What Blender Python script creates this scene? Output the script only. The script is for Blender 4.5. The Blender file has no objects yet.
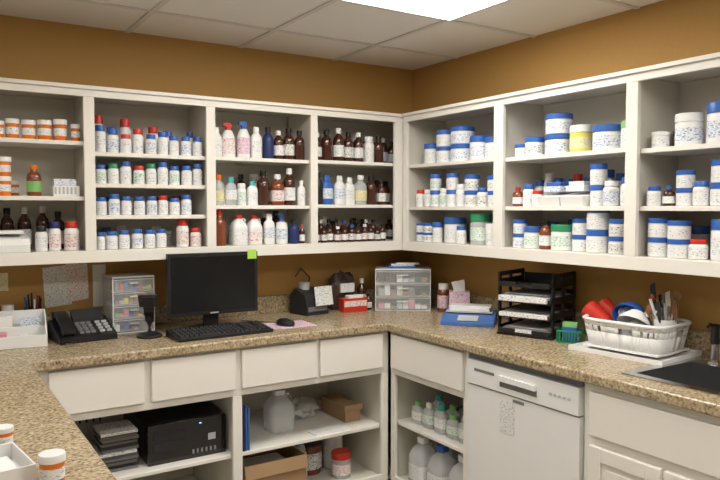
import bpy, bmesh, math, random
from mathutils import Vector, Matrix, noise
random.seed(7)
scene=bpy.context.scene
try: scene.view_settings.view_transform='Standard'
except Exception: pass
MATS={}
def mat(name,col,rough=.5,metal=0,trans=0,emit=0,var=.06,bump=0,scale=30,ior=1.45,alpha=1,coat=0):
    if name in MATS: return MATS[name]
    m=bpy.data.materials.new(name); m.use_nodes=True
    nt=m.node_tree; b=nt.nodes['Principled BSDF']
    tc=nt.nodes.new('ShaderNodeTexCoord'); nz=nt.nodes.new('ShaderNodeTexNoise')
    nz.inputs['Scale'].default_value=scale; nz.inputs['Detail'].default_value=3
    nt.links.new(tc.outputs['Object'],nz.inputs['Vector'])
    mx=nt.nodes.new('ShaderNodeMix'); mx.data_type='RGBA'
    mx.inputs[6].default_value=(*[c*(1-var) for c in col],1)
    mx.inputs[7].default_value=(*[min(1,c*(1+var)) for c in col],1)
    nt.links.new(nz.outputs['Fac'],mx.inputs[0]); nt.links.new(mx.outputs[2],b.inputs['Base Color'])
    b.inputs['Roughness'].default_value=rough; b.inputs['Metallic'].default_value=metal
    b.inputs['Transmission Weight'].default_value=trans; b.inputs['IOR'].default_value=ior
    b.inputs['Alpha'].default_value=alpha; b.inputs['Coat Weight'].default_value=coat
    if emit:
        b.inputs['Emission Color'].default_value=(*col,1); b.inputs['Emission Strength'].default_value=emit
    if bump:
        bp=nt.nodes.new('ShaderNodeBump'); bp.inputs['Strength'].default_value=bump; bp.inputs['Distance'].default_value=.002
        nt.links.new(nz.outputs['Fac'],bp.inputs['Height']); nt.links.new(bp.outputs['Normal'],b.inputs['Normal'])
    MATS[name]=m; return m
def label(name,col,ink,thr=.56):
    m=bpy.data.materials.new(name); m.use_nodes=True
    nt=m.node_tree; b=nt.nodes['Principled BSDF']
    tc=nt.nodes.new('ShaderNodeTexCoord'); mp=nt.nodes.new('ShaderNodeMapping')
    mp.inputs['Scale'].default_value=(110,110,300)
    nz=nt.nodes.new('ShaderNodeTexNoise'); nz.inputs['Scale'].default_value=1; nz.inputs['Detail'].default_value=2
    cr=nt.nodes.new('ShaderNodeValToRGB'); cr.color_ramp.elements[0].position=thr; cr.color_ramp.elements[1].position=thr+.08
    cr.color_ramp.elements[0].color=(*col,1); cr.color_ramp.elements[1].color=(*ink,1)
    nt.links.new(tc.outputs['Object'],mp.inputs['Vector']); nt.links.new(mp.outputs['Vector'],nz.inputs['Vector'])
    nt.links.new(nz.outputs['Fac'],cr.inputs['Fac']); nt.links.new(cr.outputs['Color'],b.inputs['Base Color'])
    b.inputs['Roughness'].default_value=.45
    MATS[name]=m; return m
def granite():
    m=bpy.data.materials.new('granite'); m.use_nodes=True; nt=m.node_tree; b=nt.nodes['Principled BSDF']
    n1=nt.nodes.new('ShaderNodeTexNoise'); n1.inputs['Scale'].default_value=95; n1.inputs['Detail'].default_value=5; n1.inputs['Roughness'].default_value=.65
    n2=nt.nodes.new('ShaderNodeTexNoise'); n2.inputs['Scale'].default_value=22; n2.inputs['Detail'].default_value=4
    vo=nt.nodes.new('ShaderNodeTexVoronoi'); vo.inputs['Scale'].default_value=150
    geo=nt.nodes.new('ShaderNodeTexCoord')
    for n in (n1,n2,vo): nt.links.new(geo.outputs['Object'],n.inputs['Vector'])
    cr=nt.nodes.new('ShaderNodeValToRGB'); e=cr.color_ramp.elements
    e[0].position=.30; e[0].color=(.09,.062,.036,1); e[1].position=.72; e[1].color=(.70,.61,.45,1)
    for p,c in ((.39,(.22,.16,.095,1)),(.47,(.38,.295,.18,1)),(.58,(.50,.405,.265,1))):
        x=e.new(p); x.color=c
    nt.links.new(n1.outputs['Fac'],cr.inputs['Fac'])
    c2=nt.nodes.new('ShaderNodeValToRGB'); c2.color_ramp.elements[0].position=.08; c2.color_ramp.elements[1].position=.22
    c2.color_ramp.elements[0].color=(.4,.34,.28,1); c2.color_ramp.elements[1].color=(1,1,1,1)
    nt.links.new(vo.outputs['Distance'],c2.inputs['Fac'])
    mx=nt.nodes.new('ShaderNodeMix'); mx.data_type='RGBA'; mx.blend_type='MULTIPLY'; mx.inputs[0].default_value=.45
    nt.links.new(cr.outputs['Color'],mx.inputs[6]); nt.links.new(c2.outputs['Color'],mx.inputs[7])
    m2=nt.nodes.new('ShaderNodeMix'); m2.data_type='RGBA'; m2.blend_type='MULTIPLY'; m2.inputs[0].default_value=.35
    c3=nt.nodes.new('ShaderNodeValToRGB'); c3.color_ramp.elements[0].position=.35; c3.color_ramp.elements[1].position=.6
    c3.color_ramp.elements[0].color=(.62,.54,.45,1); c3.color_ramp.elements[1].color=(1,1,1,1)
    nt.links.new(n2.outputs['Fac'],c3.inputs['Fac'])
    nt.links.new(mx.outputs[2],m2.inputs[6]); nt.links.new(c3.outputs['Color'],m2.inputs[7])
    nt.links.new(m2.outputs[2],b.inputs['Base Color'])
    b.inputs['Roughness'].default_value=.25
    MATS['granite']=m
granite()
mat('paint_brown',(.46,.265,.080),.75,var=.05,bump=.15,scale=60)
mat('paint_cream',(.50,.45,.37),.8,var=.03)
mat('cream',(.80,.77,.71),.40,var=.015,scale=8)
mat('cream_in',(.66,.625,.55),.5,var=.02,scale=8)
mat('ceil',(.82,.80,.76),.9,var=.05,bump=.6,scale=180)
mat('tbar',(.66,.65,.62),.5)
mat('floor_vinyl',(.34,.30,.25),.4,var=.1,scale=5)
mat('diffuser',(1,.965,.90),.5,emit=14.5,var=.005)
mat('diffuser_dim',(1,.965,.90),.5,emit=5.5,var=.005)
mat('white',(.80,.80,.79),.35,var=.02)
mat('whiteg',(.74,.75,.75),.25,var=.02,coat=.2)
mat('appl',(.80,.80,.79),.25,var=.01,coat=.3)
mat('blue',(.035,.12,.42),.35); mat('navy',(.015,.03,.12),.4)
mat('red',(.55,.035,.02),.35); mat('green',(.03,.26,.12),.4); mat('yellow',(.72,.62,.12),.4)
mat('lgreen',(.22,.50,.16),.4); mat('teal',(.05,.40,.38),.4); mat('pink',(.70,.30,.36),.5)
mat('black',(.012,.012,.014),.35); mat('blackm',(.02,.02,.022),.6); mat('gloss',(.008,.008,.010),.08,coat=.5)
mat('grey',(.18,.18,.19),.5); mat('lgrey',(.45,.46,.47),.5)
mat('orange',(.80,.20,.02),.25,trans=.1,ior=1.3,coat=.3)
mat('amber',(.055,.016,.008),.12,coat=.6); mat('amber2',(.20,.05,.015),.15,coat=.6)
mat('clear',(.88,.92,.93),.08,alpha=.38,var=.02,coat=.4); mat('frost',(.86,.87,.88),.25,alpha=.5,var=.02)
mat('acrylic',(.80,.84,.86),.12,alpha=.16,var=.02)
mat('steel',(.55,.55,.56),.22,metal=1,var=.04); mat('card',(.36,.23,.12),.8,scale=10)
mat('brownb',(.06,.035,.03),.4,bump=.3); mat('wood',(.25,.12,.05),.5)
mat('paper',(.80,.80,.78),.7,var=.03); mat('bluebag',(.06,.15,.40),.4); mat('sticky',(.40,.66,.10),.6)
mat('screen',(.006,.007,.009),.15,var=.1); mat('led',(.1,.3,1),.4,emit=4)
mat('dgrey',(.10,.09,.08),.8)  # plain dark grey for the toe kicks and some disc cases
label('lab',(.79,.79,.78),(.38,.40,.46)); label('labB',(.74,.77,.80),(.18,.27,.52),.53); label('labG',(.70,.76,.71),(.15,.42,.25),.54)
label('labR',(.77,.72,.70),(.55,.12,.10),.55); label('labY',(.74,.69,.40),(.4,.4,.3),.56); label('labP',(.76,.62,.68),(.50,.12,.32),.53)
label('labK',(.74,.73,.70),(.10,.09,.09),.54)
label('notice',(.76,.76,.74),(.32,.32,.36),.55)

class MB:
    def __init__(s,name): s.name=name; s.V=[]; s.F=[]; s.M=[]; s.ml=[]; s.T=Matrix.Identity(4); s.wall='b'
    def at(s,x,y,z=0,rz=0,rx=0,ry=0):
        s.T=Matrix.Translation((x,y,z))@Matrix.Rotation(rz,4,'Z')@Matrix.Rotation(ry,4,'Y')@Matrix.Rotation(rx,4,'X'); return s
    def mi(s,m):
        if m not in s.ml: s.ml.append(m)
        return s.ml.index(m)
    def v(s,p): s.V.append(s.T@Vector(p)); return len(s.V)-1
    def f(s,i,m): s.F.append(i); s.M.append(s.mi(m))
    def hexa(s,P,m):
        b=[s.v(p) for p in P]
        for q in ((0,3,2,1),(4,5,6,7),(0,1,5,4),(1,2,6,5),(2,3,7,6),(3,0,4,7)): s.f([b[i] for i in q],m)
    def box(s,x0,x1,y0,y1,z0,z1,m):
        s.hexa([(x0,y0,z0),(x1,y0,z0),(x1,y1,z0),(x0,y1,z0),(x0,y0,z1),(x1,y0,z1),(x1,y1,z1),(x0,y1,z1)],m)
    def prism(s,pts,a0,a1,m,axis='x'):
        def mk(a,p): return (a,p[0],p[1]) if axis=='x' else ((p[0],a,p[1]) if axis=='y' else (p[0],p[1],a))
        A=[s.v(mk(a0,p)) for p in pts]; B=[s.v(mk(a1,p)) for p in pts]; n=len(pts)
        s.f(A[::-1],m); s.f(B,m)
        for i in range(n): s.f([A[i],A[(i+1)%n],B[(i+1)%n],B[i]],m)
    def lathe(s,x,y,z,prof,mats,seg=16,sx=1,sy=1,n=2,rot=0,ox=0):
        rings=[]
        cr,sr=math.cos(rot),math.sin(rot)
        for r,h in prof:
            if r<1e-6: rings.append([s.v((x,y,z+h))]); continue
            R=[]
            for k in range(seg):
                a=2*math.pi*(k+.5)/seg; c,d=math.cos(a),math.sin(a)
                if n!=2: c=math.copysign(abs(c)**(2/n),c); d=math.copysign(abs(d)**(2/n),d)
                px,py=r*sx*c,r*sy*d
                R.append(s.v((x+px*cr-py*sr,y+px*sr+py*cr,z+h)))
            rings.append(R)
        for i in range(len(rings)-1):
            A,B=rings[i],rings[i+1]; m=mats if isinstance(mats,str) else mats[i]
            for k in range(seg):
                k2=(k+1)%seg
                if len(A)==1 and len(B)==1: continue
                if len(A)==1: s.f([A[0],B[k2],B[k]],m)
                elif len(B)==1: s.f([A[k],A[k2],B[0]],m)
                else: s.f([A[k],A[k2],B[k2],B[k]],m)
    def tube(s,path,r,m,seg=8,closed=False):
        P=[Vector(p) for p in path]; n=len(P); rings=[]
        for i in range(n):
            if closed: d=P[(i+1)%n]-P[i-1]
            else: d=P[min(i+1,n-1)]-P[max(i-1,0)]
            d.normalize(); u=d.cross(Vector((0,0,1)))
            if u.length<.05: u=d.cross(Vector((0,1,0)))
            u.normalize(); w=d.cross(u)
            rr=r[i] if isinstance(r,(list,tuple)) else r
            rings.append([s.v(P[i]+u*rr*math.cos(2*math.pi*k/seg)+w*rr*math.sin(2*math.pi*k/seg)) for k in range(seg)])
        for i in range(n if closed else n-1):
            A,B=rings[i],rings[(i+1)%n]
            for k in range(seg): s.f([A[k],A[(k+1)%seg],B[(k+1)%seg],B[k]],m)
        if not closed: s.f(rings[0][::-1],m); s.f(rings[-1],m)
    def blob(s,x,y,z,rx,ry,rz,m,amp=.2,fq=3,seed=0,flat=True):
        U,W=26,16; rings=[]
        for j in range(W+1):
            ph=math.pi*j/W-math.pi/2; R=[]
            for i in range(U):
                a=2*math.pi*i/U; d=Vector((math.cos(a)*math.cos(ph),math.sin(a)*math.cos(ph),math.sin(ph)))
                k=1+amp*noise.noise(d*fq+Vector((seed,seed*2.1,0)))+amp*.6*noise.noise(d*fq*2.7+Vector((0,seed,3)))
                zz=d.z*k
                if flat: zz=max(zz,-.8)
                R.append(s.v((x+rx*d.x*k,y+ry*d.y*k,z+rz*(zz+.8)/1.8*2)))
            rings.append(R)
        for j in range(W):
            for i in range(U): s.f([rings[j][i],rings[j][(i+1)%U],rings[j+1][(i+1)%U],rings[j+1][i]],m)
    def obj(s,bevel=0,ang=38):
        lo=Vector([min(v[i] for v in s.V) for i in range(3)]); hi=Vector([max(v[i] for v in s.V) for i in range(3)])
        o=Vector(((lo.x+hi.x)/2,(lo.y+hi.y)/2,lo.z))
        me=bpy.data.meshes.new(s.name); me.from_pydata([v-o for v in s.V],[],s.F)
        for m in s.ml: me.materials.append(MATS[m])
        me.polygons.foreach_set('material_index',s.M)
        bm=bmesh.new(); bm.from_mesh(me); bmesh.ops.recalc_face_normals(bm,faces=bm.faces); bm.to_mesh(me); bm.free()
        me.polygons.foreach_set('use_smooth',[True]*len(me.polygons))
        me.set_sharp_from_angle(angle=math.radians(ang))
        ob=bpy.data.objects.new(s.name,me); ob.location=o; scene.collection.objects.link(ob)
        if bevel:
            b=ob.modifiers.new('bevel','BEVEL'); b.width=bevel; b.segments=2; b.limit_method='ANGLE'; b.angle_limit=math.radians(50)
        return ob

H=2.34; CT=.914; EPS=.0006
# ---------------- room shell ----------------
def simple(name,*a,bevel=0):
    m=MB(name); m.box(*a); return m.obj(bevel)
simple('wall_back',-3.9,.1,0,.1,0,H,'paint_brown')
simple('wall_right',0,.1,-4.7,0,0,H,'paint_brown')
simple('wall_left',-3.9,-3.8,-4.7,0,0,H,'paint_cream')
simple('wall_front',-3.8,0,-4.7,-4.6,0,H,'paint_cream')
simple('floor',-3.9,.1,-4.7,.1,-.1,0,'floor_vinyl')
simple('ceiling',-3.9,.1,-4.7,.1,H,H+.08,'ceil')
m=MB('trim_ceiling_grid')
xs=[-.56-.58*i for i in range(6)]; ys=[-.42-.58*i for i in range(8)]
for x in xs: m.box(x-.012,x+.012,-4.6,0,H-.006,H,'tbar')
for y in ys: m.box(-3.8,0,y-.012,y+.012,H-.0055,H,'tbar')
m.obj()
for (x0,y0) in ((-1.72,-1.60),(-1.72,-3.34),(-3.46,-1.60),(-3.46,-3.34)):
    m=MB('ceiling_light_panel')
    m.box(x0+.02,x0+1.14,y0+.02,y0+.56,H-.012,H-.007,'diffuser' if x0>-2 else 'diffuser_dim')
    for a in ((x0,x0+1.16,y0,y0+.02),(x0,x0+1.16,y0+.56,y0+.58),(x0,x0+.02,y0+.02,y0+.56),(x0+1.14,x0+1.16,y0+.02,y0+.56)):
        m.box(*a,H-.016,H-.0065,'tbar')
    m.obj()

# ---------------- upper cabinets ----------------
ZB,ZT,ZF=1.253,2.01,1.305
def upper(name,wall,edges,shelves,a0,a1):
    m=MB(name)
    def bx(u0,u1,d0,d1,z0,z1,mt):
        if wall=='b': m.box(u0,u1,-d1,-d0,z0,z1,mt)
        else: m.box(-d1,-d0,-u1,-u0,z0,z1,mt)
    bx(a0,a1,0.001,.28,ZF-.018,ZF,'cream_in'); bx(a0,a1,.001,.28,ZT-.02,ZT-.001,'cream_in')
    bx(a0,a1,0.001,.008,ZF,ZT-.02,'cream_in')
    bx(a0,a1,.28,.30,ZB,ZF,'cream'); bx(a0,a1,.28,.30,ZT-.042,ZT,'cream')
    prev=a0
    for (o0,o1) in edges:
        bx(prev,o0,.28,.30,ZF,ZT-.042,'cream'); prev=o1
    bx(prev,a1,.28,.30,ZF,ZT-.042,'cream')
    cs=[a0+.009]+[(edges[i][1]+edges[i+1][0])/2 for i in range(len(edges)-1)]+[a1-.009]
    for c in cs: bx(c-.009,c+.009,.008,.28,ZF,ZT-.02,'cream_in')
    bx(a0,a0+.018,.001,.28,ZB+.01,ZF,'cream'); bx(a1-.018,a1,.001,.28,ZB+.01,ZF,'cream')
    for i,sh in enumerate(shelves):
        for z in sh: bx(cs[i]+.009,cs[i+1]-.009,.008,.276,z-.018,z,'cream')
    bx(a0,a1,.275,.312,ZT-.012,ZT+.004,'cream')
    return m.obj(.0015)
bb=[(-2.88,-2.54),(-2.49,-1.986),(-1.941,-1.439),(-1.394,-.879),(-.838,-.346)]
upper('open_shelf_cabinet','b',bb,[(1.74,1.50),(1.778,1.54),(1.736,1.598,1.458),(1.738,1.503),(1.742,1.508)],-2.93,-.0)
rb=[(.345,1.032),(1.092,1.752),(1.804,2.47),(2.525,3.15)]
upper('open_shelf_cabinet','r',rb,[(1.73,1.497),(1.724,1.497),(1.715,1.497),(1.72,1.497)],.313,3.2)

# ---------------- base cabinets ----------------
m=MB('base_cabinet')
FX=-2.285
m.box(-2.86,-.02,-.54,-.02,.0,.09,'dgrey')
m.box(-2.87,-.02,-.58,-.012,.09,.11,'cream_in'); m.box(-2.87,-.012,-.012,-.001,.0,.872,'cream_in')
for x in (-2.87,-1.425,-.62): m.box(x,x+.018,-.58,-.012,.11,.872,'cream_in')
m.box(-2.85,-.62,-.57,-.012,.367,.385,'cream'); 
m.box(FX,-.6,-.6,-.58,.655,.873,'cream')
m.box(FX,-.6,-.6,-.58,.09,.135,'cream')
for a,b in ((FX,-2.20),(-1.44,-1.395),(-.64,-.6)): m.box(a,b,-.6,-.58,.135,.655,'cream')
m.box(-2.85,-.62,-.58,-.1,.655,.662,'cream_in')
for a,b in ((-2.19,-1.83),(-1.80,-1.432),(-1.402,-1.022),(-1.005,-.645)): m.box(a,b,-.619,-.6001,.690,.862,'cream')
m.obj(.003)
m=MB('base_cabinet')
def rx(y0,y1,x0,x1,z0,z1,mt): m.box(x0,x1,y1,y0,z0,z1,mt)
rx(-.605,-1.205,-.54,-.02,0,.09,'dgrey')
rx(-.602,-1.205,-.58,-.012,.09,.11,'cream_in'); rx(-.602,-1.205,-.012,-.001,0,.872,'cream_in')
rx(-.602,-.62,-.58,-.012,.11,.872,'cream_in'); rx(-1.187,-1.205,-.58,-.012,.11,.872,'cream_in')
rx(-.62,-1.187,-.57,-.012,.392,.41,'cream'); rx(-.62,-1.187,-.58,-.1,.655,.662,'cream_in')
rx(-.622,-1.205,-.6,-.58,.655,.873,'cream'); rx(-.622,-1.205,-.6,-.58,.09,.135,'cream')
rx(-.622,-.655,-.6,-.58,.135,.655,'cream'); rx(-1.172,-1.205,-.6,-.58,.135,.655,'cream')
rx(-.645,-1.183,-.619,-.6001,.690,.862,'cream')
m.obj(.003)
m=MB('sink_base_cabinet')
rx(-1.825,-3.05,-.54,-.02,0,.09,'dgrey')
rx(-1.825,-3.05,-.60,-.58,.09,.873,'cream'); rx(-1.825,-1.843,-.58,-.002,.09,.873,'cream'); rx(-3.032,-3.05,-.58,-.002,0,.873,'cream')
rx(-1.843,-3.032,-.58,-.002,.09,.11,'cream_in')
for a,b in ((-1.858,-2.43),(-2.455,-3.02)): 
    rx(a,b,-.619,-.6001,.690,.845,'cream')
    mid=(a+b)/2
    for c,d in ((a,mid+.006),(mid-.006,b)):
        rx(c,d,-.612,-.6001,.13,.655,'cream')
        rx(c,c-.05,-.621,-.6121,.13,.655,'cream'); rx(d+.05,d,-.621,-.6121,.13,.655,'cream')
        rx(c-.05,d+.05,-.621,-.6121,.13,.18,'cream'); rx(c-.05,d+.05,-.621,-.6121,.605,.655,'cream')
        rx(c-.07,d+.07,-.617,-.6121,.20,.585,'cream')
m.obj(.003)
m=MB('peninsula_base_cabinet')
m.box(-2.80,-2.33,-2.63,-.64,0,.09,'dgrey'); m.box(-2.87,FX-.001,-2.66,-.602,.09,.873,'cream')
for a,b in ((-1.1,-.66),(-1.56,-1.13),(-2.1,-1.6),(-2.62,-2.14)):
    m.box(FX,FX+.018,a,b,.69,.862,'cream'); m.box(FX,FX+.018,a,b,.12,.66,'cream')
m.obj(.003)

# ---------------- countertops ----------------
SX0,SX1,SY0,SY1=-.53,-.12,-2.52,-1.945
bm=bmesh.new()
xsr=[-2.92,-2.25,-.635,SX0,SX1,-.001]; ysr=[-3.08,-2.70,SY0,SY1,-.635,-.001]
def inside(x,y):
    if SX0<x<SX1 and SY0<y<SY1: return False
    return (y>-.635) or (x>-.635) or (x<-2.25 and y>-2.70)
vs={}
def gv(x,y,z):
    k=(x,y,z)
    if k not in vs: vs[k]=bm.verts.new(k)
    return vs[k]
cells=set()
for i in range(len(xsr)-1):
    for j in range(len(ysr)-1):
        if inside((xsr[i]+xsr[i+1])/2,(ysr[j]+ysr[j+1])/2): cells.add((i,j))
for (i,j) in cells:
    x0,x1,y0,y1=xsr[i],xsr[i+1],ysr[j],ysr[j+1]
    bm.faces.new([gv(x0,y0,CT),gv(x1,y0,CT),gv(x1,y1,CT),gv(x0,y1,CT)])
    bm.faces.new([gv(x0,y1,CT-.04),gv(x1,y1,CT-.04),gv(x1,y0,CT-.04),gv(x0,y0,CT-.04)])
    for (di,dj,a,b) in ((-1,0,(x0,y1),(x0,y0)),(1,0,(x1,y0),(x1,y1)),(0,-1,(x0,y0),(x1,y0)),(0,1,(x1,y1),(x0,y1))):
        if (i+di,j+dj) not in cells:
            bm.faces.new([gv(*a,CT-.04),gv(*b,CT-.04),gv(*b,CT),gv(*a,CT)])
bmesh.ops.recalc_face_normals(bm,faces=bm.faces)
bmesh.ops.dissolve_limit(bm,angle_limit=.01,verts=bm.verts,edges=bm.edges)
me=bpy.data.meshes.new('granite_countertop'); bm.to_mesh(me); bm.free(); me.materials.append(MATS['granite'])
ob=bpy.data.objects.new('granite_countertop',me); scene.collection.objects.link(ob)
b=ob.modifiers.new('bevel','BEVEL'); b.width=.008; b.segments=3; b.limit_method='ANGLE'
m=MB('granite_backsplash')
m.box(-2.92,-.022,-.021,-.001,CT+.0002,CT+.095,'granite'); m.box(-.021,-.001,-3.08,-.001,CT+.0002,CT+.095,'granite')
m.obj(.002)

# ---------------- bottle kinds ----------------
def pill(m,x,y,z,r,h,cap,body='white',lab='lab'):
    m.lathe(x,y,z,[(0,0),(.92*r,0),(r,.03*h),(r,.12*h),(1.012*r,.121*h),(1.012*r,.58*h),(r,.581*h),(r,.68*h),(.8*r,.765*h),(.6*r,.78*h),(.84*r,.785*h),(.84*r,.97*h),(.78*r,h),(0,h)],
        [body]*4+[lab]+[body]*4+[cap]*4)
def jar(m,x,y,z,r,h,cap,body='white',lab='lab'):
    m.lathe(x,y,z,[(0,0),(.95*r,0),(r,.03*h),(r,.14*h),(1.01*r,.141*h),(1.01*r,.56*h),(r,.561*h),(r,.70*h),(.93*r,.74*h),(1.02*r,.745*h),(1.02*r,.97*h),(.97*r,h),(0,h)],
        [body]*4+[lab]+[body]*3+[cap]*4,seg=22)
def vial(m,x,y,z,r,h,cap,body='orange',lab='lab'):
    m.lathe(x,y,z,[(0,0),(.88*r,0),(.9*r,.03*h),(.9*r,.22*h),(.915*r,.221*h),(.915*r,.58*h),(.9*r,.581*h),(.9*r,.75*h),(1.0*r,.755*h),(1.0*r,.97*h),(.95*r,h),(0,h)],
        [body]*4+[lab]+[body]*3+[cap]*4)
def syrup(m,x,y,z,r,h,cap,body='amber',lab='lab'):
    m.lathe(x,y,z,[(0,0),(.92*r,0),(r,.03*h),(r,.13*h),(1.012*r,.131*h),(1.012*r,.48*h),(r,.481*h),(r,.62*h),(.85*r,.71*h),(.42*r,.80*h),(.38*r,.84*h),(.5*r,.842*h),(.5*r,.99*h),(.46*r,h),(0,h)],
        [body]*4+[lab]+[body]*5+[cap]*4)
def lotion(m,x,y,z,r,h,cap,body='white',lab='lab'):
    m.lathe(x,y,z,[(0,0),(.9*r,0),(r,.04*h),(r,.2*h),(1.01*r,.201*h),(1.01*r,.55*h),(r,.551*h),(.92*r,.7*h),(.5*r,.80*h),(.45*r,.81*h),(.55*r,.815*h),(.45*r,h),(0,h)],
        [body]*4+[lab]+[body]*5+[cap]*3,sy=.62 if m.wall=='b' else 1,sx=1 if m.wall=='b' else .62,n=2.6)
def pump(m,x,y,z,r,h,cap,body='white',lab='labB'):
    m.lathe(x,y,z,[(0,0),(.92*r,0),(r,.04*h),(r,.15*h),(1.01*r,.151*h),(1.01*r,.5*h),(r,.501*h),(.85*r,.68*h),(.4*r,.72*h),(.4*r,.80*h),(.12*r,.805*h),(.12*r,.93*h),(.35*r,.935*h),(.35*r,h),(0,h)],
        [body]*4+[lab]+[body]*3+[cap]*6)
    m.box(x-r*.9,x,y-.006,y+.006,z+.935*h,z+.98*h,cap)
def jug(m,x,y,z,r,h,cap,body='whiteg',lab='labR'):
    m.lathe(x,y,z,[(0,0),(.94*r,0),(r,.04*h),(r,.12*h),(1.01*r,.121*h),(1.01*r,.45*h),(r,.451*h),(r,.6*h),(.75*r,.75*h),(.35*r,.86*h),(.35*r,.88*h),(.42*r,.882*h),(.42*r,h),(0,h)],
        [body]*4+[lab]+[body]*5+[cap]*3,n=4)
    m.tube([(x+.3*r,y,z+.84*h),(x+.8*r,y,z+.86*h),(x+.92*r,y,z+.78*h),(x+.9*r,y,z+.58*h),(x+.8*r,y,z+.5*h)],.11*r,body)
def spray(m,x,y,z,r,h,cap,body='white',lab='labR'):
    m.lathe(x,y,z,[(0,0),(.9*r,0),(r,.04*h),(r,.1*h),(1.01*r,.101*h),(1.01*r,.55*h),(r,.551*h),(.6*r,.76*h),(.35*r,.79*h),(.35*r,.86*h),(0,.861*h)],
        [body]*4+[lab]+[body]*3+[cap]*2,sy=.7 if m.wall=='b' else 1,sx=1 if m.wall=='b' else .7,n=2.5)
    m.prism([(x-.75*r,z+.90*h),(x-.7*r,z+.97*h),(x+.1*r,z+h),(x+.55*r,z+.95*h),(x+.4*r,z+.86*h),(x-.1*r,z+.86*h)],y-.25*r,y+.25*r,cap,'y')
KIND=dict(p=pill,j=jar,v=vial,s=syrup,l=lotion,u=pump,g=jug,y=spray)
C=dict(B='blue',R='red',G='green',W='white',K='black',Y='yellow',N='navy',L='lgreen',T='teal',P='pink',O='orange')
def row(name,wall,base,z,items,back=None,width=.5,bh=.09,skip=.3):
    m=MB(name); m.wall=wall
    for it in items:
        off,k,r,h,cap=it[:5]; kw=dict(it[5]) if len(it)>5 else {}
        n=kw.pop('n',1); d=kw.pop('d',None)
        r/=100; h/=100
        if n==1: h*=random.uniform(.93,1.04)
        dd=(.268-r-random.uniform(0,.022)) if d is None else d/100
        if k in 'pj' and 'lab' not in kw and random.random()<.3: kw['lab']=random.choice(['labB','labG','labK','labR'])
        zz=z+EPS
        for i in range(n):
            if wall=='b': X,Y=base+off/100,-dd
            else: X,Y=-dd,base-off/100
            KIND[k](m,X+random.uniform(-.002,.002) if i else X,Y,zz,r,h,C[cap],**kw); zz+=h
    if back:
        o=.035
        while o<width-.035:
            k,r,cap,kw=random.choice(back); h=bh*random.uniform(.75,1.15)
            if wall=='b': X,Y=base+o,-.062
            else: X,Y=-.062,base-o
            if random.random()>skip: KIND[k](m,X,Y,z+EPS,r,h,C[cap],**kw)
            o+=2*r+random.uniform(.002,.02)
    return m.obj(0,ang=32)
LB=dict(lab='labB'); LG=dict(lab='labG'); LR=dict(lab='labR'); LP=dict(lab='labP'); LY=dict(lab='labY'); LK=dict(lab='labK')
pb=[('p',.024,'B',{}),('p',.024,'B',LB),('p',.025,'W',{}),('p',.024,'R',{})]
row('white_pill_bottles','b',-2.88,1.74,[(5+6*i,'p',2.5,9,'B') for i in range(5)])
row('white_pill_bottles','b',-2.88,1.50,[(5+6*i,'p',2.5,9,'R') for i in range(5)])
row('white_pill_bottles','b',-2.88,ZF,[(5+6*i,'p',2.5,9,'B') for i in range(5)])
# bay 1
row('orange_pill_vials','b',-2.49,1.778,[(5,'v',2.8,8.5,'W'),(12,'v',2.8,8.5,'W'),(18,'v',2.6,7,'W'),(23.7,'v',2.8,8.5,'W'),(30,'v',2.9,8.3,'W'),(36,'v',2.9,9,'W'),(42.3,'v',2.9,9,'W'),(48.2,'v',2.0,7.5,'W')])
row('medicine_bottles','b',-2.49,1.54,[(5,'s',3,14,'R',LR),(12,'v',2.8,8,'W'),(20,'v',2.9,8,'W',dict(n=2)),(31.5,'s',2.9,14,'O',dict(lab='lgreen',body='amber2')),(25,'v',2.5,7,'W',dict(d=9))],
    back=[('v',.025,'W',{}),('p',.025,'R',{})],width=.3)
m=MB('blister_pack_box'); m.box(-2.105,-2.0,-.26,-.16,1.5406,1.585,'paper'); m.box(-2.10,-2.01,-.25,-.165,1.5855,1.615,'labB')
for i in range(6): m.box(-2.10+.016*i,-2.092+.016*i,-.262,-.26,1.55,1.58,'lgrey')
m.obj(.001)
row('medicine_bottles','b',-2.49,ZF,[(3.5,'s',2.8,15,'K'),(9.6,'s',2.8,15,'K'),(33.8,'p',2.4,11,'K'),(39.2,'p',2.4,12,'N',LR),(46,'p',3.1,13,'R',LR)],
    back=[('s',.028,'K',{}),('p',.026,'N',{}),('s',.028,'W',{})],width=.5,bh=.18,skip=.1)
m=MB('parts_bin')
z0=1.3056
m.prism([(-.27,z0),(-.15,z0),(-.15,z0+.075),(-.255,z0+.055),(-.275,z0+.03)],-2.36,-2.20,'white')
m.box(-2.33,-2.22,-.24,-.16,z0+.0752,z0+.09,'paper')
m.obj(.002)
# bay 2
row('white_pill_bottles','b',-1.941,1.736,[(3.6+5.55*i,'p',2.45,[11.5,11,9,11.5,9,11,9,9,9.5][i],c,dict(lab=['lab','labB','lab'][i%3]) ) for i,c in enumerate('BBRRBBBBB')]+
   [(5,'p',2.6,17,'R',dict(d=13)),(11,'p',2.6,13,'B',dict(d=13)),(17,'p',2.6,16.5,'R',dict(d=13)),(23,'p',2.6,12,'R',dict(d=13)),(30,'p',2.6,14.5,'R',dict(d=13)),(37,'p',2.6,12.5,'B',dict(d=13)),(48,'p',1.9,12,'B',dict(d=13))])
row('white_pill_bottles','b',-1.941,1.598,[(3.6+5.55*i,'p',2.45,8.6+.9*(i%3),c,dict(lab=['labG','lab','lab'][i%3])) for i,c in enumerate('BGBRGBBBB')],back=pb,bh=.085)
row('white_pill_bottles','b',-1.941,1.458,[(3.6+5.55*i,'p',2.45,8.2+.8*((i*5)%3)/2,c,dict(lab=['lab','labB','lab'][i%3])) for i,c in enumerate('BBBBBRBBB') if i!=8],back=pb,bh=.085)
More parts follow.
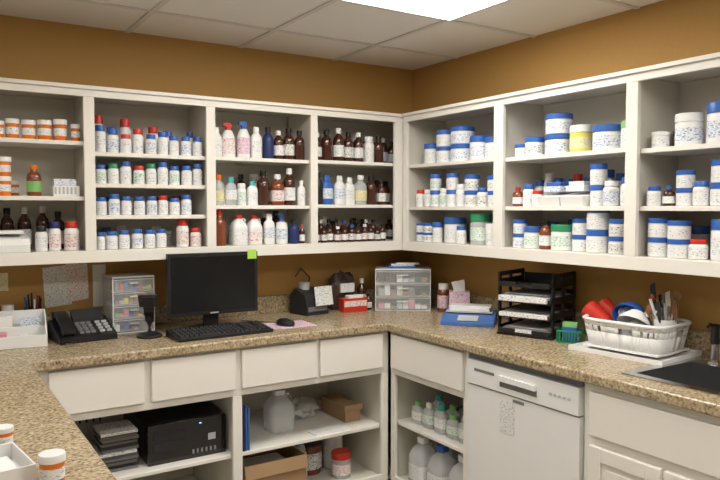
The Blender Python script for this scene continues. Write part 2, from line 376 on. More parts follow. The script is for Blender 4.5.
row('white_pill_bottles','b',-1.941,ZF,[(2.8,'p',1.9,8,'B'),(7.7,'p',2.5,8.4,'B'),(13.3,'p',2.5,8.4,'B'),(19,'p',2.5,8.6,'B'),(24.8,'p',2.5,8.3,'B'),(30.4,'p',2.5,8.6,'B'),(40.5,'p',2.9,13,'R',LR),(47,'p',2.6,9,'R',dict(lab='labR'))],back=pb,bh=.09,skip=.5)
# bay 3
ab=[('s',.028,'W',{}),('s',.03,'K',{}),('p',.028,'W',{}),('s',.028,'K',LK)]
row('lotion_bottles','b',-1.394,1.738,[(3.3,'l',2.6,15,'W'),(9.6,'y',3.6,17.8,'R',dict(lab='labR')),(17.4,'y',3.4,17.5,'B',dict(lab='labP')),(24,'l',2.9,16,'W'),(30.5,'s',2.9,17,'K',dict(body='navy',lab='navy')),(36.3,'s',2.7,15,'W',dict(body='amber')),(42.2,'s',3.0,16,'K',LK),(48.2,'s',2.8,15.5,'K',dict(lab='amber'))],back=ab,width=.5,bh=.16)
row('syrup_bottles','b',-1.394,1.503,[(4.3,'s',2.9,16,'O',dict(body='clear',lab='labY')),(10.3,'l',2.9,14,'T',dict(body='clear')),(16.2,'p',2.5,11,'W'),(22,'l',2.9,13,'T'),(28.5,'s',3.3,17,'K',dict(lab='amber')),(35.7,'s',3.6,16.5,'W',dict(lab='labR',body='amber2')),(42.8,'s',3.2,18.5,'W',dict(body='amber')),(48.8,'s',2.2,13,'W',dict(body='white'))],back=ab,width=.5,bh=.16)
row('jugs_and_bottles','b',-1.394,ZF,[(4,'s',3.2,18,'R',dict(body='amber2',lab='amber2')),(14.6,'g',4.1,15,'R',dict(lab='lab')),(23.4,'g',3.8,15,'R',dict(lab='labR')),(31.2,'l',3.0,15.5,'W',LB),(37.8,'u',3.2,17,'B'),(44.5,'s',2.9,13,'K',dict(body='navy',lab='navy')),(49.0,'s',1.5,10,'R')],back=ab,width=.5,bh=.16)
# bay 4
row('syrup_bottles','b',-.838,1.742,[(3.5,'s',2.5,15,'W',LK),(9.8,'s',3.2,17.5,'K',dict(lab='amber')),(16.8,'s',3.1,17.5,'W'),(23.3,'s',3.0,16.5,'K',LK),(30,'s',3.0,16.5,'W'),(36.5,'p',2.9,14,'W',dict(body='white')),(43,'s',3.0,16,'K',dict(lab='amber')),],back=ab,width=.7,bh=.16)
row('medicine_bottles','b',-.838,1.508,[(3.5,'s',2.6,17,'K',dict(lab='black',body='black')),(9.8,'l',3.6,16,'B',dict(body='blue',lab='labB')),(17,'l',3.2,15,'W',LB),(23.8,'l',3.2,15.5,'W'),(31,'s',3.6,16,'W',dict(body='clear',lab='labY')),(38.4,'s',3.2,16.5,'K',dict(lab='amber')),(45,'s',2.8,13,'K')],back=ab,width=.7,bh=.16)
row('small_amber_bottles','b',-.838,ZF,[(2.6+4.3*i,'s',2.0,8.5+1.5*((i*7)%3)/2,'WKKWKBKWKKK'[i],dict(lab=['lab','labK','lab','labR'][i%4])) for i in range(11)]+[(4+4.9*i,'s',2.1,12,'KWKKBKKWK'[i],dict(d=17,lab='amber')) for i in range(9)],back=ab,width=.7,bh=.13)
# bay 5
jb=[('j',.035,'B',{}),('j',.03,'B',LB),('p',.03,'W',{}),('p',.028,'B',LG)]
row('medicine_jars','r',-.345,1.73,[(11,'j',4.3,11.5,'B'),(22,'j',4.4,8.6,'B',dict(n=2)),(34.5,'j',6.2,9.0,'B',dict(n=2,lab='labB')),(50,'j',4.8,11.5,'B',LB),(60,'j',4.0,10,'B')],back=jb,width=.68,bh=.10,skip=.6)
row('medicine_jars','r',-.345,1.497,[(4.5,'p',2.6,10,'R'),(10.5,'p',2.8,9,'W'),(17,'j',3.1,8.7,'B',dict(n=2)),(24,'p',2.8,10,'W'),(30.5,'j',3.2,8.7,'B',dict(n=2)),(37.3,'p',2.8,12,'W'),(45.5,'j',3.8,8,'B',dict(n=2)),(54,'p',2.9,9.5,'B'),(61,'j',3.2,7.5,'B',dict(n=2))],back=jb,width=.68,bh=.12,skip=.5)
row('medicine_jars','r',-.345,ZF,[(5,'j',2.9,5,'B',dict(n=2)),(12,'j',3.2,5,'B',dict(n=2)),(18.8,'j',2.8,10.5,'B'),(29,'j',5.6,14,'B'),(39,'p',2.8,9,'B'),(50.0,'j',5.4,16.5,'G',dict(body='frost',lab='labG')),(61.0,'j',3.4,11,'W')],back=jb,width=.68,bh=.12,skip=.5)
# bay 6
row('medicine_jars','r',-1.092,1.724,[(4,'j',3.2,6.5,'B'),(12.5,'j',4.3,8.5,'B'),(24.5,'j',5.8,8.9,'B',dict(n=2,lab='labB')),(37.5,'j',4.6,11.5,'W',dict(body='yellow',lab='labY')),(51.0,'j',6.5,10.5,'B',LB),(62,'j',3.0,11,'L')],back=jb,width=.62,bh=.08,skip=.6)
row('medicine_bottles','r',-1.092,1.497,[(4,'s',2.6,9,'R',dict(body='amber2')),(9.7,'p',2.7,10,'B'),(15.5,'p',2.7,7.5,'R'),(47.5,'j',3.4,8.7,'B',dict(n=2)),(55,'p',3.2,10.5,'W',LB),(61.5,'p',2.5,12,'B')]+[(3.5+5.6*i,'p',2.5,12+1.6*((i*2)%3),'BWBBRBWB'[i%8],dict(d=8.5)) for i in range(11)])
m=MB('plastic_bin')
for k,(a,b) in enumerate(((-1.285,-1.405),(-1.41,-1.53))):
    m.hexa([(-.265,b,1.4976),(-.14,b,1.4976),(-.14,a,1.4976),(-.265,a,1.4976),(-.275,b,1.54),(-.13,b,1.56),(-.13,a,1.56),(-.275,a,1.54)],'white')
    m.box(-.25,-.14,b+.012,a-.012,1.5605,1.585,'paper' if k else 'labB')
    m.box(-.24,-.15,b+.02,a-.02,1.5855,1.603,'blue' if k==0 else 'notice')
m.obj(.002)
row('medicine_jars','r',-1.092,ZF,[(4.2,'j',3.3,6.5,'B',dict(n=2)),(12.3,'j',4.2,10,'B',LG),(20,'s',3.0,13,'K',dict(body='amber2')),(28.6,'j',5.2,11.5,'G',dict(lab='labG')),(38.5,'j',4.0,7,'B',dict(n=2)),(47.8,'j',4.6,9.5,'B',dict(n=2)),(58,'j',4.1,7,'B',dict(n=2))],back=jb,width=.62,bh=.13,skip=.4)
# bay 7
row('medicine_jars','r',-1.804,1.715,[(4.5,'j',3.2,6.5,'W'),(15,'j',4.8,11.5,'W',dict(lab='labB')),(27,'j',4.4,14,'B',LB),(37,'j',4.2,9,'B',dict(n=1)),(47,'p',4,12,'B'),(57,'j',4.2,12,'B')],back=jb,width=.62,bh=.07,skip=.6)
row('medicine_bottles','r',-1.804,1.497,[(3.6,'p',2.7,7.5,'B'),(9,'s',2.2,8,'B'),(15,'j',3.2,6.5,'B',dict(n=2)),(21.7,'p',2.8,9,'B'),(29.2,'j',3.9,8,'B',dict(n=2)),(38,'p',3.6,12,'B'),(46,'p',3.6,12,'W'),(55,'j',4,12,'B')],back=[('s',.024,'K',{}),('p',.028,'B',{})],width=.62,bh=.10)
row('medicine_jars','r',-1.804,ZF,[(4.6,'j',3.9,7.3,'B',dict(n=2)),(13.2,'j',4.0,6.9,'B',dict(n=2)),(21.0,'p',3.3,7,'R'),(29.5,'j',4.4,14,'B'),(39,'j',4.2,12,'B'),(49,'j',4.2,12,'B'),(59,'j',4,12,'W')],back=jb,width=.62,bh=.12,skip=.4)
for z in (1.72,1.497,ZF): row('white_pill_bottles','r',-2.525,z,[(5+7*i,'p',3,11,'BWBRBBWBB'[i]) for i in range(8)])

# ---------------- computer on counter ----------------
Z=CT+EPS
m=MB('computer_monitor').at(-1.427,-.335,0,math.radians(-2))
m.box(-.218,.218,-.018,.010,.990,1.280,'black'); m.box(-.203,.203,-.0195,-.0181,1.008,1.264,'screen')
m.box(-.15,.15,.0101,.030,1.03,1.22,'blackm')
m.box(-.035,.035,.031,.050,.93,1.12,'blackm')
m.lathe(0,.045,Z,[(0,0),(.115,0),(.118,.006),(.10,.014),(.03,.02),(0,.02)],'black',seg=28,sy=.62)
m.box(.166,.212,-.021,-.0196,1.245,1.290,'sticky'); m.box(-.02,.02,-.0188,-.0181,.995,1.001,'lgrey')
m.obj(.003)
m=MB('computer_keyboard').at(-1.445,-.470,Z,math.radians(2))
m.prism([(-.085,0),(.085,0),(.085,.030),(.075,.032),(-.078,.014),(-.085,.010)],-.225,.225,'black')
for r_ in range(5):
    y=-.066+.027*r_; zz=.014+(y+.078)/.153*.018
    for k in range(20):
        if k in (14,17) and r_>0 : continue
        x=-.215+.0217*k; wd=.018
        if r_==0 and 4<=k<=8:
            if k>4: continue
            wd=.105
        m.hexa([(x,y-.009,zz),(x+wd,y-.009,zz),(x+wd,y+.011,zz+.002),(x,y+.011,zz+.002),(x+.002,y-.007,zz+.007),(x+wd-.002,y-.007,zz+.007),(x+wd-.002,y+.009,zz+.009),(x+.002,y+.009,zz+.009)],'blackm')
m.obj()
m=MB('mouse_pad'); m.at(-1.07,-.42,Z,math.radians(-4)); m.box(-.11,.11,-.09,.09,0,.004,'labP'); m.obj(.001)
m=MB('computer_mouse').at(-1.10,-.44,CT+.0055,math.radians(20))
m.lathe(0,0,0,[(0,0),(.031,0),(.034,.008),(.031,.022),(.020,.032),(0,.035)],'black',seg=20,sy=1.65)
m.box(-.0035,.0035,-.04,-.02,.028,.034,'grey')
m.tube([(0,.05,.008),(.01,.10,.004),(-.02,.18,.004),(-.05,.26,.004)],.002,'black',6); m.obj()
m=MB('barcode_scanner').at(-1.735,-.36,Z,math.radians(-20))
m.lathe(0,0,0,[(0,0),(.055,0),(.057,.008),(.046,.016),(.018,.024),(0,.024)],'black',seg=24)
m.tube([(0,0,.02),(0,.005,.06),(0,0,.10),(0,-.012,.13)],[.013,.011,.011,.014],'black')
m.hexa([(-.022,-.03,.115),(.022,-.03,.115),(.018,.03,.06),(-.018,.03,.06),(-.024,-.03,.16),(.024,-.03,.16),(.018,.055,.10),(-.018,.055,.10)],'black')
m.hexa([(-.036,-.075,.145),(.036,-.075,.145),(.026,.02,.135),(-.026,.02,.135),(-.042,-.085,.200),(.042,-.085,.200),(.028,.02,.182),(-.028,.02,.182)],'black')
m.box(-.032,.032,-.085,-.080,.155,.19,'screen'); m.obj(.004)
m=MB('desk_telephone').at(-1.995,-.225,Z,math.radians(5))
m.prism([(-.11,0),(.09,0),(.09,.075),(.06,.085),(-.11,.025)],-.12,.12,'black')
for i in range(4):
    for j in range(3):
        y=-.085+.026*i; z=.034+(y+.11)/.17*.06
        m.box(-.03+.024*j,-.012+.024*j,y,y+.016,z-.01,z+.001,'grey')
    for j in range(2): 
        y=-.085+.026*i; z=.034+(y+.11)/.17*.06; m.box(.055+.03*j,.075+.03*j,y,y+.012,z-.01,z+.001,'lgrey')
m.hexa([(-.03,.02,.07),(.1,.02,.07),(.1,.06,.083),(-.03,.06,.083),(-.03,.02,.082),(.1,.02,.082),(.1,.075,.12),(-.03,.075,.12)],'blackm')
m.prism([(-.11,.045),(-.11,.06),(-.08,.078),(.04,.118),(.075,.118),(.085,.10),(.075,.085),(.05,.085),(.035,.098),(-.055,.066),(-.06,.045),(-.09,.028)],-.105,-.055,'black')
m.tube([(-.09-.02*math.sin(t*.25)+.006*math.cos(t*2.2),-.11-.05*math.sin(t*.10),.012+.006*math.sin(t*2.2)) for t in range(32)],.0022,'black',5)
m.obj(.003)
def organizer(name,x,y,rz,w,d,h,n,cols,fr='whiteg'):
    m=MB(name).at(x,y,Z,rz); t=.005
    m.box(-w/2,w/2,-d/2+.006,d/2,0,t,fr); m.box(-w/2,w/2,-d/2+.006,d/2,h-.008,h,fr); m.box(-w/2,w/2,d/2-t,d/2,t,h-.008,'frost')
    for sx in (-1,1):
        a,b=sorted((sx*w/2,sx*(w/2-t))); m.box(a,b,-d/2+.006,d/2-t,t,h-.008,'clear'); m.box(a,b,-d/2+.001,-d/2+.006,0,h,fr)
    ph=(h-.013)/n
    for i in range(n):
        z0=t+i*ph
        if i: m.box(-w/2+t,w/2-t,-d/2+.006,d/2-t,z0-.002,z0+.002,fr)
        m.box(-w/2+t+.002,w/2-t-.002,-d/2,-d/2+.002,z0+.004,z0+ph-.005,'acrylic')
        m.box(-w/2+t+.002,w/2-t-.002,-d/2-.002,-d/2-.0001,z0+ph-.009,z0+ph-.005,fr)
        m.box(-w*.10,w*.10,-d/2-.010,-d/2-.0002,z0+ph*.58,z0+ph*.68,'frost')
        m.box(-w/2+t+.004,w/2-t-.004,-d/2+.0042,d/2-.02,z0+.004,z0+.007,'frost')
        for j in range(8):
            c=random.choice(cols); xx=-w*.44+j*w*.11
            m.box(xx,xx+w*.10,-d/2+.005,-d/2+random.uniform(.04,.09),z0+.0075,z0+ph*random.uniform(.2,.8),c)
    return m.obj(.0006)
organizer('plastic_drawer_organizer',-1.765,-.125,0,.19,.19,.262,4,['yellow','grey','paper','lgreen','pink','blue','lgrey','card','red'])
organizer('plastic_drawer_organizer',-.262,-.262,math.radians(-36),.31,.20,.235,3,['grey','lgrey','pink','paper','card','paper','blackm','labB'])
m=MB('folded_paper_stack').at(-.25,-.26,CT+.2362,math.radians(-30)); m.box(-.10,.06,-.06,.06,0,.010,'blue'); m.box(-.08,.05,-.05,.05,.0102,.020,'labB'); m.box(-.05,.08,-.055,.03,.0202,.026,'paper'); m.obj(.001)
m=MB('prescription_tray').at(-2.27,-.22,Z,math.radians(-6))
m.box(-.17,.13,-.11,.10,0,.006,'white')
m.prism([(-.11,.006),(-.11,.05),(-.02,.11),(.10,.13),(.10,.006)],-.17,-.164,'white'); m.prism([(-.11,.006),(-.11,.05),(-.02,.11),(.10,.13),(.10,.006)],.124,.13,'white')
m.box(-.164,.124,-.11,-.104,.006,.05,'white'); m.box(-.164,.124,.094,.10,.006,.13,'white'); m.box(-.164,.124,-.01,-.005,.006,.075,'white')
m.box(-.15,.0,.0,.08,.007,.12,'paper'); m.box(-.06,-.02,-.09,-.03,.007,.06,'pink'); m.box(.02,.07,-.09,-.04,.007,.045,'lab'); m.box(.03,.11,.02,.07,.007,.10,'labB')
m.obj(.0015)
m=MB('pen_cup').at(-2.17,-.07,Z); m.lathe(0,0,0,[(0,0),(.035,0),(.038,.13),(.035,.13),(.032,.004),(0,.004)],'blackm',seg=20)
for i in range(8):
    a=i*.8; m.tube([(.015*math.cos(a),.015*math.sin(a),.006),(.033*math.cos(a),.033*math.sin(a),.17+.012*(i%3))],.004,['black','red','black','grey','blue','black','white','blackm'][i],6)
m.obj()
m=MB('orange_pill_vials')
for x,y in ((-2.33,-.07),(-2.27,-.065)): vial(m,x,y,Z,.026,.17 if x<-2.3 else .15,'white')
m.obj()
def notice(pts,mt='notice',name='wall_notice',y=-.004):
    m=MB(name); m.hexa([(x,y,z) for x,z in pts]+[(x,y+.0025,z) for x,z in pts],mt); m.obj()
notice([(-2.11,1.03),(-1.995,1.04),(-2.005,1.225),(-2.12,1.215)]); notice([(-2.01,1.05),(-1.92,1.06),(-1.925,1.24),(-2.02,1.235)],'labR',y=-.008); notice([(-1.90,1.02),(-1.84,1.02),(-1.84,1.22),(-1.90,1.22)],'paper')
notice([(-1.23,1.02),(-1.12,1.02),(-1.12,1.10),(-1.23,1.10)],'labB'); notice([(-2.36,1.12),(-2.26,1.12),(-2.26,1.20),(-2.36,1.20)],'labY')
m=MB('label_printer').at(-.80,-.13,Z,math.radians(10))
m.prism([(-.08,0),(.07,0),(.07,.10),(.02,.14),(-.06,.11),(-.08,.05)],-.08,.07,'blackm')
m.box(-.07,.06,-.083,-.079,.02,.045,'grey'); m.hexa([(-.03,-.10,.05),(.09,-.10,.05),(.09,-.095,.05),(-.03,-.095,.05),(-.02,-.07,.15),(.10,-.07,.15),(.10,-.065,.15),(-.02,-.065,.15)],'notice')
m.lathe(-.02,.02,.12,[(0,0),(.03,0),(.03,.05),(0,.05)],'lgrey'); m.tube([(.03,.05,.1),(.05,.06,.19),(.0,.07,.24),(-.05,.06,.20)],.004,'black'); m.obj(.003)
m=MB('plastic_pouch').at(-.565,-.085,Z)
m.blob(0,0,0,.085,.045,.105,'brownb',.28,2.5,4); m.box(-.04,.05,-.058,-.045,.10,.15,'lab'); m.obj(.0)
m=MB('red_carton').at(-.56,-.20,Z,math.radians(-4)); m.box(-.075,.075,-.03,.03,0,.075,'red'); m.box(-.07,.07,-.031,-.0301,.03,.062,'labR'); m.box(-.04,.05,-.025,.02,.0752,.09,'paper'); m.obj(.001)
m=MB('syrup_bottles'); syrup(m,-.445,-.11,Z,.026,.17,'white',lab='labR'); syrup(m,-.448,-.185,Z,.020,.09,'black'); m.obj()
m=MB('amber_bottle'); m.wall='r'; pill(m,-.13,-.465,Z,.034,.155,'white','amber2','labP'); m.obj()
m=MB('tissue_box').at(-.13,-.60,Z,math.radians(-40))
m.box(-.055,.055,-.055,.055,0,.125,'labP'); m.box(-.035,.035,-.02,.02,.1252,.128,'white')
m.hexa([(-.03,-.008,.128),(.03,-.008,.128),(.03,.008,.128),(-.03,.008,.128),(-.045,-.02,.175),(.025,-.01,.19),(.03,.02,.165),(-.02,.015,.18)],'white'); m.obj(.002)
m=MB('counter_scale').at(-.27,-.84,Z,math.radians(-48))
m.prism([(-.115,0),(.115,0),(.115,.050),(-.03,.045),(-.115,.018)],-.13,.13,'bluebag')
m.box(-.115,.115,-.02,.105,.0505,.058,'lgrey'); m.box(-.10,.10,-.015,.10,.0585,.075,'white'); m.box(-.105,.105,.0,.095,.0755,.083,'whiteg')
m.hexa([(-.05,-.105,.024),(.05,-.105,.024),(.05,-.05,.041),(-.05,-.05,.041),(-.05,-.105,.027),(.05,-.105,.027),(.05,-.05,.044),(-.05,-.05,.044)],'lgrey'); m.obj(.006)
m=MB('letter_tray_rack').at(-.205,-1.225,Z,math.radians(-72))
w,d,h=.265,.27,.285
m.box(-w/2,w/2,-d/2,d/2,0,.01,'black')
for sx in (-1,1):
    for yy in (-d/2+.01,-.02,d/2-.03):
        a,b=sorted((sx*w/2,sx*(w/2-.008))); m.box(a,b,yy,yy+.022,.01,h,'black')
    a,b=sorted((sx*w/2,sx*(w/2-.009))); m.box(a,b,-d/2+.01,d/2-.008,h-.02,h,'black')
for i in range(4):
    z0=.012+i*.07
    m.box(-w/2+.009,w/2-.009,-d/2,d/2-.01,z0,z0+.005,'black'); m.box(-w/2+.009,w/2-.009,d/2-.01,d/2,z0,z0+.045,'black')
    m.box(-w/2+.01,-w*.15,-d/2-.004,-d/2,z0,z0+.022,'black'); m.box(w*.15,w/2-.01,-d/2-.004,-d/2,z0,z0+.022,'black')
    for sx in (-1,1):
        a,b=sorted((sx*w/2,sx*(w/2-.008))); m.box(a,b,-d/2+.01,d/2-.01,z0,z0+.03,'black')
    if i<3:
        m.box(-w/2+.015,w/2-.018,-d/2-.002-.006*i,d/2-.02,z0+.0055,z0+.018+.006*i,'notice'); m.box(-w/2+.03,w/2-.03,-d/2+.02,d/2-.03,z0+.025+.006*i,z0+.027+.006*i,['lab','grey','labB'][i])
m.obj(.001)
m=MB('sponge_caddy').at(-.245,-1.455,Z,math.radians(-60))
m.box(-.05,.05,-.035,.035,0,.004,'green')
for i in range(9):
    x=-.05+.0125*i
    m.box(x-.002,x+.002,-.037,-.033,.004,.05,'green'); m.box(x-.002,x+.002,.033,.037,.004,.05,'green')
for i in range(7):
    y=-.035+.0117*i; m.box(-.052,-.048,y-.002,y+.002,.004,.05,'green'); m.box(.048,.052,y-.002,y+.002,.004,.05,'green')
m.tube([(-.05,-.035,.05),(.05,-.035,.05),(.05,.035,.05),(-.05,.035,.05)],.004,'green',closed=True)
m.box(-.03,.03,-.02,.02,.005,.065,'blue'); m.box(-.03,.03,-.02,.02,.066,.085,'lgreen'); m.obj()
# dish rack
m=MB('dish_rack').at(-.19,-1.735,Z,math.radians(-84))
W,D=.178,.14
m.box(-W-.02,W+.02,-D-.025,D,0,.006,'white')
for a in ((-W-.02,W+.02,-D-.025,-D-.02),(-W-.02,W+.02,D-.004,D)): m.box(*a,.006,.018,'white')
m.box(-W-.02,-W-.015,-D-.02,D-.004,.006,.018,'white'); m.box(W+.015,W+.02,-D-.02,D-.004,.006,.018,'white')
m.box(-W+.02,W-.02,-D+.015,D-.02,.02,.026,'white')
def rr(w,d,z,n=40,e=5):
    P=[]
    for k in range(n):
        a=2*math.pi*k/n; c,s_=math.cos(a),math.sin(a)
        P.append((w*math.copysign(abs(c)**(2/e),c),d*math.copysign(abs(s_)**(2/e),s_)-.003,z))
    return P
top=rr(W,D-.008,.130,96); bot=rr(W-.02,D-.026,.022,96)
def lerpr(f): return [tuple(b_+(t_-b_)*f for t_,b_ in zip(t,b)) for t,b in zip(top,bot)]
m.tube(top,.007,'white',8,True); m.tube(bot,.005,'white',6,True)
A0,A1,A2=lerpr(.58),lerpr(.80),lerpr(1)
n=len(top)
for k in range(n):
    k2=(k+1)%n
    m.f([m.v(p) for p in (A1[k],A1[k2],A2[k2],A2[k])],'white'); m.f([m.v(p) for p in (bot[k],bot[k2],A0[k2],A0[k])],'white')
    if k%3!=0: m.f([m.v(p) for p in (A0[k],A0[k2],A1[k2],A1[k])],'white')
dr=m.obj(0,30)
so=dr.modifiers.new('solid','SOLIDIFY'); so.thickness=.002
m=MB('drying_dishes'); base=Matrix.Translation((-.19,-1.735,Z+.028))@Matrix.Rotation(math.radians(-84),4,'Z')
def pl(x,y,z,ax,ang,prof,mt,**k):
    m.T=base@Matrix.Translation((x,y,z))@Matrix.Rotation(ang,4,ax); m.lathe(0,0,0,prof,mt,**k)
cup=[(0,0),(.028,0),(.038,.10),(.040,.102),(.036,.10),(.026,.004),(0,.004)]
pl(-.11,-.03,.075,'Y',-1.0,cup,'red',seg=20); pl(-.10,.045,.08,'Y',-.9,cup,'red',seg=20)
plate=[(0,0),(.045,0),(.075,.012),(.076,.014),(.045,.004),(0,.004)]
pl(-.05,.0,.075,'Y',.9,plate,'blue',seg=28); pl(-.025,.01,.08,'Y',.85,plate,'white',seg=28); pl(0.0,0,.085,'Y',.8,plate,'labB',seg=28)
bowl=[(0,0),(.03,0),(.06,.035),(.065,.05),(.061,.05),(.03,.006),(0,.006)]
pl(.03,-.04,.135,'X',2.5,bowl,'white',seg=26); pl(-.02,.03,.15,'X',2.3,bowl,'blue',seg=26); pl(.045,.05,.12,'X',2.4,bowl,'labB',seg=26)
pl(.04,-.06,.07,'X',1.9,[(0,0),(.04,0),(.05,.03),(.046,.03),(.036,.004),(0,.004)],'whiteg')
m.T=base@Matrix.Translation((.12,0,0))
m.lathe(0,0,0,[(0,0),(.038,0),(.042,.12),(.039,.12),(.036,.004),(0,.004)],'whiteg',seg=20)
for i in range(13):
    a=i*.93; c,s_=math.cos(a),math.sin(a); mt=['wood','steel','white','blackm','wood','white','steel','wood','white','steel','amber2','white','blackm'][i]
    L=.135+.02*(i%4)
    e=(.05*c-.01,.045*s_,L)
    m.tube([(.015*c,.015*s_,.006),(.032*c,.028*s_,L*.6),e],[.003,.005,.006],mt,6)
    if i%3==1: m.lathe(e[0],e[1],e[2]-.005,[(0,0),(.010,.006),(.016,.02),(.012,.035),(0,.042)],mt,seg=12,sy=.35)
    elif i%3==0: m.hexa([(e[0]-.01,e[1]-.003,e[2]),(e[0]+.01,e[1]-.003,e[2]),(e[0]+.01,e[1]+.003,e[2]),(e[0]-.01,e[1]+.003,e[2]),(e[0]-.014,e[1]-.002,e[2]+.05),(e[0]+.004,e[1]-.002,e[2]+.06),(e[0]+.004,e[1]+.002,e[2]+.06),(e[0]-.014,e[1]+.002,e[2]+.05)],mt)
m.obj(0,35)
# sink
m=MB('stainless_sink')
z1=CT+.004
x0,x1,y0,y1=SX0-.015,SX1+.015,SY0-.015,SY1+.015
ix0,ix1,iy0,iy1=SX0+.02,SX1-.06,SY0+.02,SY1-.02
for a in ((x0,x1,y0,iy0),(x0,x1,iy1,y1),(x0,ix0,iy0,iy1),(ix1,x1,iy0,iy1)): m.box(*a,CT+.0004,z1,'steel')
zb=CT-.17
for a in ((ix0-.003,ix0,iy0,iy1),(ix1,ix1+.003,iy0,iy1),(ix0,ix1,iy0-.003,iy0),(ix0,ix1,iy1,iy1+.003)): m.box(*a,zb,CT+.0003,'steel')
m.box(ix0-.003,ix1+.003,iy0-.003,iy1+.003,zb-.003,zb-.0001,'steel'); m.lathe((ix0+ix1)/2,(iy0+iy1)/2,zb,[(0,.0),(.04,0),(.042,.003),(0,.002)],'grey',seg=24)
m.obj()
m=MB('sink_faucet')
m.lathe(-.155,-2.23,z1+.0002,[(0,0),(.03,0),(.028,.012),(.017,.02),(.016,.07),(.02,.075),(.018,.10),(0,.105)],'steel',seg=20)
m.tube([(-.155,-2.23,z1+.06),(-.18,-2.22,z1+.14),(-.22,-2.20,z1+.17),(-.28,-2.18,z1+.16),(-.30,-2.175,z1+.12)],.011,'steel',10)
m.tube([(-.155,-2.23,z1+.10),(-.12,-2.26,z1+.14),(-.11,-2.28,z1+.15)],.006,'steel'); m.obj()
m=MB('soap_dispenser')
m.lathe(-.145,-2.035,z1+.0002,[(0,0),(.024,0),(.022,.01),(.014,.016),(.013,.07),(.017,.075),(.014,.13),(.016,.145),(0,.15)],['steel']*5+['black']*3,seg=18)
m.tube([(-.145,-2.035,z1+.14),(-.18,-2.035,z1+.15),(-.20,-2.035,z1+.135)],.006,'black'); m.obj()

# ---------------- dishwasher ----------------
m=MB('dishwasher')
y0,y1=-1.815,-1.212
m.box(-.585,-.03,y0,y1,.03,.868,'appl'); m.box(-.57,-.5,y0,y1,.001,.03,'blackm')
m.box(-.612,-.5851,y0+.004,y1-.004,.10,.735,'appl')
m.box(-.618,-.5851,y0+.004,y1-.004,.742,.845,'appl'); m.box(-.60,-.5851,y0+.004,y1-.004,.847,.868,'grey')
ym=(y0+y1)/2
m.box(-.632,-.6181,ym-.10,ym+.10,.790,.812,'appl'); m.box(-.6195,-.6181,ym-.10,ym+.10,.765,.79,'grey')
m.box(-.6195,-.6181,y1-.17,y1-.05,.80,.812,'grey')
for i in range(5): m.box(-.6205,-.6181,y0+.04+.022*i,y0+.052+.022*i,.79,.80,'lgrey')
m.box(-.6140,-.6122,y1-.28,y1-.20,.58,.71,'notice'); m.box(-.6145,-.6122,ym-.03,ym+.03,.715,.727,'grey')
m.obj(.004)
# ---------------- under-counter contents ----------------
S=.385+EPS
m=MB('computer_tower'); x0,x1=-1.79,-1.447
m.box(x0,x1,-.50,-.09,S,S+.17,'black'); m.box(x0-.003,x1+.003,-.52,-.5001,S,S+.175,'gloss')
m.box(x0+.02,x0+.16,-.523,-.5201,S+.105,S+.145,'blackm'); m.box(x0+.02,x0+.16,-.523,-.5201,S+.055,S+.09,'blackm')
m.box(x1-.08,x1-.045,-.522,-.5201,S+.07,S+.10,'lgrey'); m.box(x1-.12,x1-.11,-.522,-.5201,S+.15,S+.155,'led')
for i in range(6): m.box(x0+.19+.02*i,x0+.20+.02*i,-.522,-.5201,S+.02,S+.04,'grey')
m.obj(.004)
m=MB('disc_case_stack')
for i in range(12):
    o=.006*math.sin(i*2.3); m.box(-1.98+o,-1.83+o,-.50+o,-.34+o,S+i*.014,S+i*.014+.012,['grey','blackm','dgrey','grey','dgrey','notice'][i%6])
m.obj(.001)
m=MB('cable_bundle')
for i in range(4): m.tube([(-2.18+.02*i,-.10,S+.02),(-2.16+.03*i,-.2,S+.12+.02*i),(-2.10,-.25,S+.2),(-2.0+.03*i,-.16,S+.21),(-1.98+.03*i,-.06,S+.1)],.004,'black',6)
m.obj()
m=MB('file_folders')
for i in range(4): m.box(-1.389+.012*i,-1.381+.012*i,-.565,-.28,S,S+.22-.008*i,['lgrey','navy','bluebag','bluebag'][i])
m.obj(.001)
m=MB('water_jug')
jug(m,-1.10,-.36,S,.068,.20,'white','clear','clear'); m.obj()
m=MB('plastic_bag'); m.blob(-.91,-.22,S+.004,.09,.10,.045,'frost',.35,3,2); m.obj()
m=MB('cardboard_box'); m.box(-.77,-.68,-.46,-.2,S,S+.085,'card'); m.box(-.78,-.67,-.47,-.46,S+.06,S+.09,'card'); m.obj(.002)
m=MB('serving_tray'); m.box(-1.0,-.80,-.56,-.45,S,S+.004,'white'); m.box(-1.0,-.80,-.56,-.556,S+.004,S+.012,'white'); m.obj()
m=MB('cardboard_box')
for a in ((-1.37,-1.05,-.56,-.555),(-1.37,-1.05,-.30,-.295),(-1.37,-1.365,-.555,-.30),(-1.055,-1.05,-.555,-.30)): m.box(*a,.111,.31,'card')
m.box(-1.365,-1.055,-.555,-.30,.111,.115,'card'); m.hexa([(-1.37,-.56,.31),(-1.05,-.56,.31),(-1.05,-.555,.31),(-1.37,-.555,.31),(-1.37,-.575,.25),(-1.05,-.575,.25),(-1.05,-.57,.25),(-1.37,-.57,.25)],'card')
m.box(-1.34,-1.10,-.53,-.33,.116,.26,'paper'); m.obj()
m=MB('storage_jars')
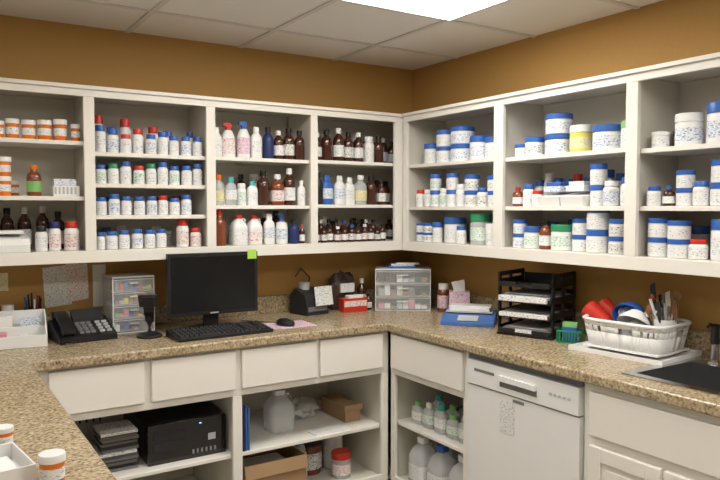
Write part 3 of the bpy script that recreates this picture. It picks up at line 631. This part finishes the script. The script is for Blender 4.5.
jar(m,-.90,-.30,.111,.07,.20,'blackm','amber2','labK'); jar(m,-.755,-.30,.111,.055,.21,'white','whiteg','lab'); jar(m,-.79,-.45,.111,.05,.13,'red','clear','labR'); m.obj()
m=MB('spray_bottle'); spray(m,-1.0,-.40,.111,.035,.24,'blue','frost','labB'); m.obj()
m=MB('bagged_bottles'); m.wall='r'
for i,(x,y) in enumerate(((-.50,-.72),(-.50,-.81),(-.50,-.90),(-.50,-.99),(-.50,-1.08),(-.40,-.76),(-.40,-.87),(-.40,-.98),(-.40,-1.09))):
    lotion(m,x,y,.4106,.04,.11+.012*(i%3),['lgreen','white','teal'][i%3],'frost','labG' if i%2 else 'lab')
m.obj()
m=MB('clear_plastic_wrap'); m.blob(-.21,-.90,.4106,.075,.16,.09,'frost',.4,4,9); m.obj()
m=MB('gallon_jugs'); m.wall='r'
for i,(x,y) in enumerate(((-.49,-.75),(-.49,-.90),(-.49,-1.06),(-.34,-.8),(-.34,-.97))): jug(m,x,y,.111,.062,.235,['white','blue','white'][i%3],'clear' if i%2 else 'frost','lab')
m.obj()
# ---------------- foreground on peninsula ----------------
m=MB('orange_pill_vials')
vial(m,-2.372,-1.905,Z,.027,.066,'white'); vial(m,-2.435,-1.60,Z,.024,.05,'white'); m.obj()
m=MB('prescription_tray').at(-2.48,-1.80,Z,math.radians(8))
m.box(-.07,.07,-.09,.09,0,.004,'white')
for a in ((-.07,.07,-.09,-.086),(-.07,.07,.086,.09),(-.07,-.066,-.086,.086),(.066,.07,-.086,.086)): m.box(*a,.004,.04,'white')
m.box(-.05,.05,-.06,.06,.0045,.02,'paper'); m.obj(.001)

# ---------------- camera ----------------
cd=bpy.data.cameras.new('camera'); cam=bpy.data.objects.new('camera',cd); scene.collection.objects.link(cam)
cam.location=(-2.595,-3.441,1.49); cam.rotation_euler=(math.radians(90-2.66),0,math.radians(-32.7))
cd.sensor_width=36; cd.lens=34.45; cd.clip_start=.05
scene.camera=cam
w=bpy.data.worlds.new('world'); scene.world=w; w.use_nodes=True
w.node_tree.nodes['Background'].inputs[0].default_value=(.5,.5,.5,1); w.node_tree.nodes['Background'].inputs[1].default_value=.3
